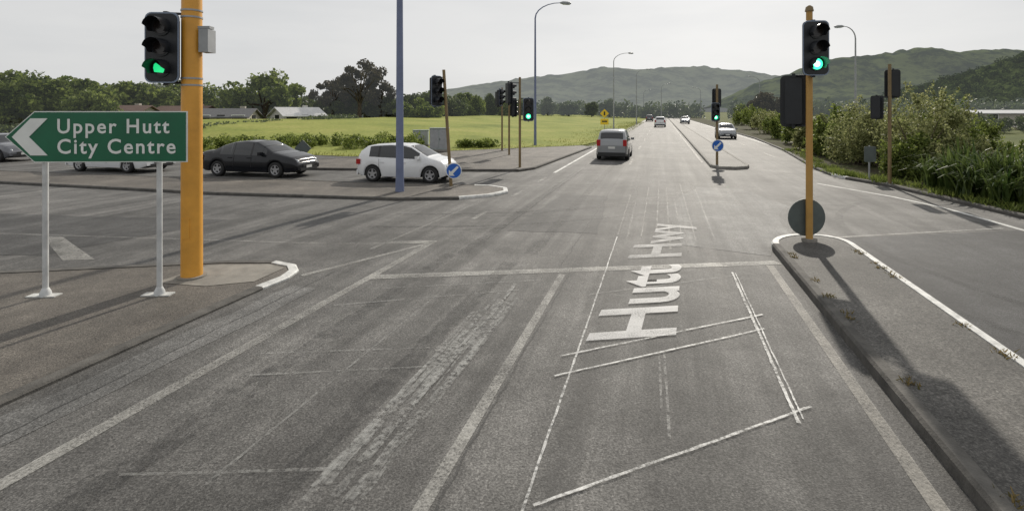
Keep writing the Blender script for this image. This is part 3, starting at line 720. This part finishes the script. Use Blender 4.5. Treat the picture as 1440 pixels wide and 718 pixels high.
# ---------------------------------------------------------------- cars
SPEC=dict(
 sedan=dict(L=4.6,W=1.78,H=1.45,top=[(-2.3,.70),(-2.24,.96),(-2.1,1.03),(-1.62,1.08),(-1.2,1.27),(-.75,1.40),(-.2,1.45),(.35,1.42),(.75,1.25),(1.15,1.03),(1.6,.94),(2.05,.82),(2.22,.70),(2.3,.52)],belt=[(-2.3,.92),(1.2,.88)],
   rw=(-1.6,-.8),ws=(.4,1.12),win=[(-1.25,-.62),(-.55,.22),(.28,.92)],wh=(-1.36,1.36),r=.32),
 hatch=dict(L=3.75,W=1.7,H=1.48,top=[(-1.875,.72),(-1.85,.98),(-1.74,1.2),(-1.5,1.38),(-1.2,1.44),(-.5,1.48),(.1,1.46),(.42,1.38),(.8,1.16),(1.12,.99),(1.4,.93),(1.66,.83),(1.8,.70),(1.875,.5)],belt=[(-1.875,1.0),(1.2,.90)],
   rw=(-1.8,-1.48),ws=(.34,1.04),win=[(-1.32,-.95),(-.86,-.16),(-.06,.78)],wh=(-1.17,1.22),r=.32),
 suv=dict(L=4.5,W=1.8,H=1.68,top=[(-2.25,.82),(-2.2,1.1),(-2.0,1.5),(-1.85,1.62),(-1.5,1.67),(-.5,1.69),(.2,1.63),(.6,1.4),(1.0,1.15),(1.5,1.06),(1.95,.94),(2.15,.8),(2.25,.58)],belt=[(-2.25,1.06),(1.2,1.0)],
   rw=(-2.17,-1.98),ws=(.25,.96),win=[(-1.85,-1.2),(-1.1,-.3),(-.22,.7)],wh=(-1.35,1.35),r=.34))
def wheel(mb,x,y,r,s):
    n=28
    for prof,mm in (([(r*.60,.0),(r*.66,.012),(r*.92,.012),(r,-.03),(r,-.17),(r*.9,-.2)],M_tyre),([(r*.62,.0),(r*.60,.006),(r*.54,-.01),(r*.53,-.05)],M_rim)):
        vs=[];fs=[]
        for (rr,yy) in prof:
            for k in range(n): a=2*math.pi*k/n; vs.append((x+rr*math.cos(a),y+s*yy,r+rr*math.sin(a)))
        for i in range(len(prof)-1):
            for k in range(n): fs.append([i*n+k,i*n+(k+1)%n,(i+1)*n+(k+1)%n,(i+1)*n+k])
        mb.add(vs,fs,mm,True)
    mb.add([(x+r*.9*math.cos(2*math.pi*k/n),y-s*.2,r+r*.9*math.sin(2*math.pi*k/n)) for k in range(n)],[list(range(n))],M_tyre)
    mb.add([(x+r*.61*math.cos(2*math.pi*k/n),y-s*.05,r+r*.61*math.sin(2*math.pi*k/n)) for k in range(n)],[list(range(n))],M_dark)
    for k in range(5):
        a=2*math.pi*k/5+.3; ca,sa=math.cos(a),math.sin(a); w0,w1=.05,.03
        mb.add([(x-sa*w0,y-s*.01,r+ca*w0),(x+sa*w0,y-s*.01,r-ca*w0),(x+ca*r*.58+sa*w1,y-s*.004,r+sa*r*.58-ca*w1),(x+ca*r*.58-sa*w1,y-s*.004,r+sa*r*.58+ca*w1)],[[0,1,2,3]],M_rim)
def car(name,kind,pm,x,y,yaw,sc=.92):
    S=SPEC[kind]; L,W,H=S['L'],S['W'],S['H']; mb=MB()
    tx=[p[0] for p in S['top']]; tz=[p[1] for p in S['top']]
    xs=sorted(set([round(v,3) for v in np.linspace(-L/2,L/2,int(L/.045))]+[round(t,3) for t in tx]))
    ztf=np.interp(xs,tx,tz); zt2=ztf.copy()
    for i in range(2,len(xs)-2): zt2[i]=(ztf[i-2]+2*ztf[i-1]+3*ztf[i]+2*ztf[i+1]+ztf[i+2])/9
    r=S['r']; rings=[]
    for xx,zt in zip(xs,zt2):
        u=abs(xx/(L/2)); w=W/2*(1-.05*u**2-.13*u**9)
        bl=np.interp(xx,[S['belt'][0][0],S['belt'][1][0]],[S['belt'][0][1],S['belt'][1][1]])
        g=max(0,min(1,(zt-bl)/(H-bl)))
        zb=.22+.10*max(0,(u-.85)/.15)
        for wx in S['wh']:
            dd=abs(xx-wx); ra=r+.055
            if dd<ra: zb=max(zb,r+math.sqrt(ra*ra-dd*dd)-.02)
        b=min(bl,zt-.05); wr=(w-.05)*(1-g)+(W/2*.73)*g
        z1=max(zb+.02,.36); z2=max(z1+.02,.62); b=max(b,z2+.01); 
        if zt<b+.02: z2=min(z2,zt-.06); z1=min(z1,z2-.03); b=zt-.04
        rings.append([(w-.045,zb),(w-.005,z1),(w,z2),(w-.035,b),(wr,max(b+.005,zt-.05+.02*(1-g))),(wr-.10,zt-.005),(wr*.5,zt+.012),(0,zt+.016)])
    full=[[ (xs[i],q[0],q[1]) for q in rg]+[(xs[i],-q[0],q[1]) for q in rg[-2::-1]] for i,rg in enumerate(rings)]
    m=len(full[0]); V=[p for f in full for p in f]
    groups={}
    for i in range(len(xs)-1):
        xm=(xs[i]+xs[i+1])/2; bl=np.interp(xm,[S['belt'][0][0],S['belt'][1][0]],[S['belt'][0][1],S['belt'][1][1]])
        for j in range(m-1):
            jj=j if j<7 else m-2-j; mm=pm
            if jj==3 and zt2[i]>bl+.12 and any(a<xm<b for a,b in S['win']): mm=M_glass
            elif jj==3 and zt2[i]>bl+.15 and S['win'][0][0]<xm<S['win'][-1][1]: mm=M_trim
            if jj in(5,6) and (S['rw'][0]<xm<S['rw'][1] or S['ws'][0]<xm<S['ws'][1]): mm=M_glass
            if jj==0: mm=M_trim if kind=='suv' else pm
            groups.setdefault(id(mm),(mm,[]))[1].append([i*m+j,(i+1)*m+j,(i+1)*m+j+1,i*m+j+1])
    o=len(mb.v); mb.v+=[tuple(p) for p in V]
    for mm,fs in groups.values():
        k=mb.mid(mm)
        for f in fs: mb.f.append([o+a for a in f]); mb.mi.append(k); mb.sm.append(True)
    for e in(0,len(xs)-1): mb.f.append([o+e*m+j for j in range(m)]); mb.mi.append(mb.mid(pm)); mb.sm.append(False)
    mb.box((0,0,.42),(L*.93,W-.42,.4),M_dark); mb.box((0,0,.25),(abs(S['wh'][0])*2-.8,W-.2,.1),M_dark)
    for wx in S['wh']:
        for s in(1,-1): wheel(mb,wx,s*(W/2-.02),r,s)
    f=L/2; zf=S['top'][-1][1]
    mb.box((f-.005,0,.47),(.04,W*.42,.11),M_trim); mb.box((f-.01,0,.33),(.05,W*.62,.12),M_trim); mb.box((f+.02,0,.42),(.012,.36,.11),M_plate)
    for s in(1,-1):
        mb.M=Matrix.Translation((f-.17,s*(W/2-.27),zf+.14))@Matrix.Rotation(-s*.5,4,'Z')@Matrix.Rotation(.5,4,'Y')
        mb.path([(-.16,0,.0),(-.06,0,0),(.08,0,0),(.14,0,0)],[.03,.085,.09,.05],M_head,12); mb.M=Matrix()
        mb.box((.75,s*(W/2+.06),S['belt'][1][1]+.08),(.12,.2,.13),pm)
        tl=(.34,.2) if kind=='suv' else (.2,.26)
        mb.box((-f+.07,s*(W/2-.19),S['top'][0][1]+(.16 if kind=='suv' else .06)),(.16,tl[1],tl[0]),M_tail)
        for wnn in S['win'][1:]: mb.box(((wnn[0])-.02,s*(W/2+.003),.66),(.008,.006,.5),M_trim)
        mb.box((.15,s*(W/2+.008),.78),(.16,.02,.03),pm); mb.box((-.75,s*(W/2+.005),.78),(.16,.02,.03),pm)
    mb.box((-f-.005,0,.36),(.05,W*.84,.2),M_trim if kind=='suv' else pm); mb.box((-f-.012,0,.72),(.02,.36,.12),M_plate)
    mb.build(name,(x,y,.0),yaw,sc=sc)
car('black_sedan_car','sedan',C_black,-10.0,20.35,-.22,.94)
car('white_hatchback_car','hatch',C_white,-3.78,18.75,-.22,.91)
car('silver_suv_car','suv',C_silver,SX(865,28.0),28.0,math.pi/2-TH,.93)
car('white_sedan_car','sedan',C_white,-16.7,21.9,-.25,.94)
car('grey_hatchback_car','hatch',C_grey,-26.3,26.4,-.3,.94)
car('silver_hatchback_car','hatch',C_silver,rp(6.0,48)[0],48,-math.pi/2-TH,.95)
car('white_suv_car','suv',C_white,rp(-.2,84)[0],84,math.pi/2-TH,1.0)
car('grey_sedan_car','sedan',C_grey,rp(4.8,105)[0],105,-math.pi/2-TH,1.0)
car('white_sedan_car','sedan',C_white,rp(6.0,125)[0],125,-math.pi/2-TH,1.0)
car('dark_suv_car','suv',C_grey,rp(-3,130)[0],130,math.pi/2-TH,1.0)

# ---------------------------------------------------------------- light & sky
el=math.radians(31.5); az=math.radians(21.0)
w=bpy.data.worlds.new('World'); scene.world=w; w.use_nodes=True; nt=w.node_tree; nt.nodes.clear()
sky=nt.nodes.new('ShaderNodeTexSky'); sky.sky_type='NISHITA'; sky.sun_disc=False; sky.sun_elevation=el; sky.sun_rotation=az
sky.air_density=1.0; sky.dust_density=2; sky.ozone_density=1.5
hs=nt.nodes.new('ShaderNodeHueSaturation'); hs.inputs['Saturation'].default_value=.3
tc=nt.nodes.new('ShaderNodeTexCoord'); mp=nt.nodes.new('ShaderNodeMapping'); mp.inputs['Scale'].default_value=(1,1,5)
nt.links.new(tc.outputs['Generated'],mp.inputs['Vector'])
cn=noise_n(nt,mp.outputs[0],1.6,6,.55)
cr=ramp(nt,cn.outputs['Fac'],[(.35,(.64,.65,.66)),(.65,(.75,.75,.745))])
ml=mixc(nt,1,cr.outputs[0],(10.0,10.0,10.0),'MULTIPLY')
mx=mixc(nt,.88,hs.outputs[0],ml.outputs[0])
bg=nt.nodes.new('ShaderNodeBackground'); bg.inputs[1].default_value=.10; wo=nt.nodes.new('ShaderNodeOutputWorld')
nt.links.new(sky.outputs[0],hs.inputs['Color']); nt.links.new(mx.outputs[0],bg.inputs[0]); nt.links.new(bg.outputs[0],wo.inputs[0])
sd=bpy.data.lights.new('sun','SUN'); sd.energy=3.5; sd.angle=math.radians(.8); sd.color=(1,.93,.82)
so=bpy.data.objects.new('sun',sd); scene.collection.objects.link(so)
v=Vector((math.sin(az)*math.cos(el),math.cos(az)*math.cos(el),math.sin(el))); so.rotation_euler=v.to_track_quat('Z','Y').to_euler(); so.location=(20,40,40)
scene.view_settings.view_transform='Standard'; scene.view_settings.look='None'; scene.view_settings.exposure=0
cd=bpy.data.cameras.new('camera'); cd.sensor_width=36; cd.lens=18; cd.shift_y=-(359-157)/1440; cd.clip_end=12000; cd.clip_start=.05
co=bpy.data.objects.new('camera',cd); scene.collection.objects.link(co); co.location=(0,0,2.5); co.rotation_euler=(math.pi/2,0,0); scene.camera=co
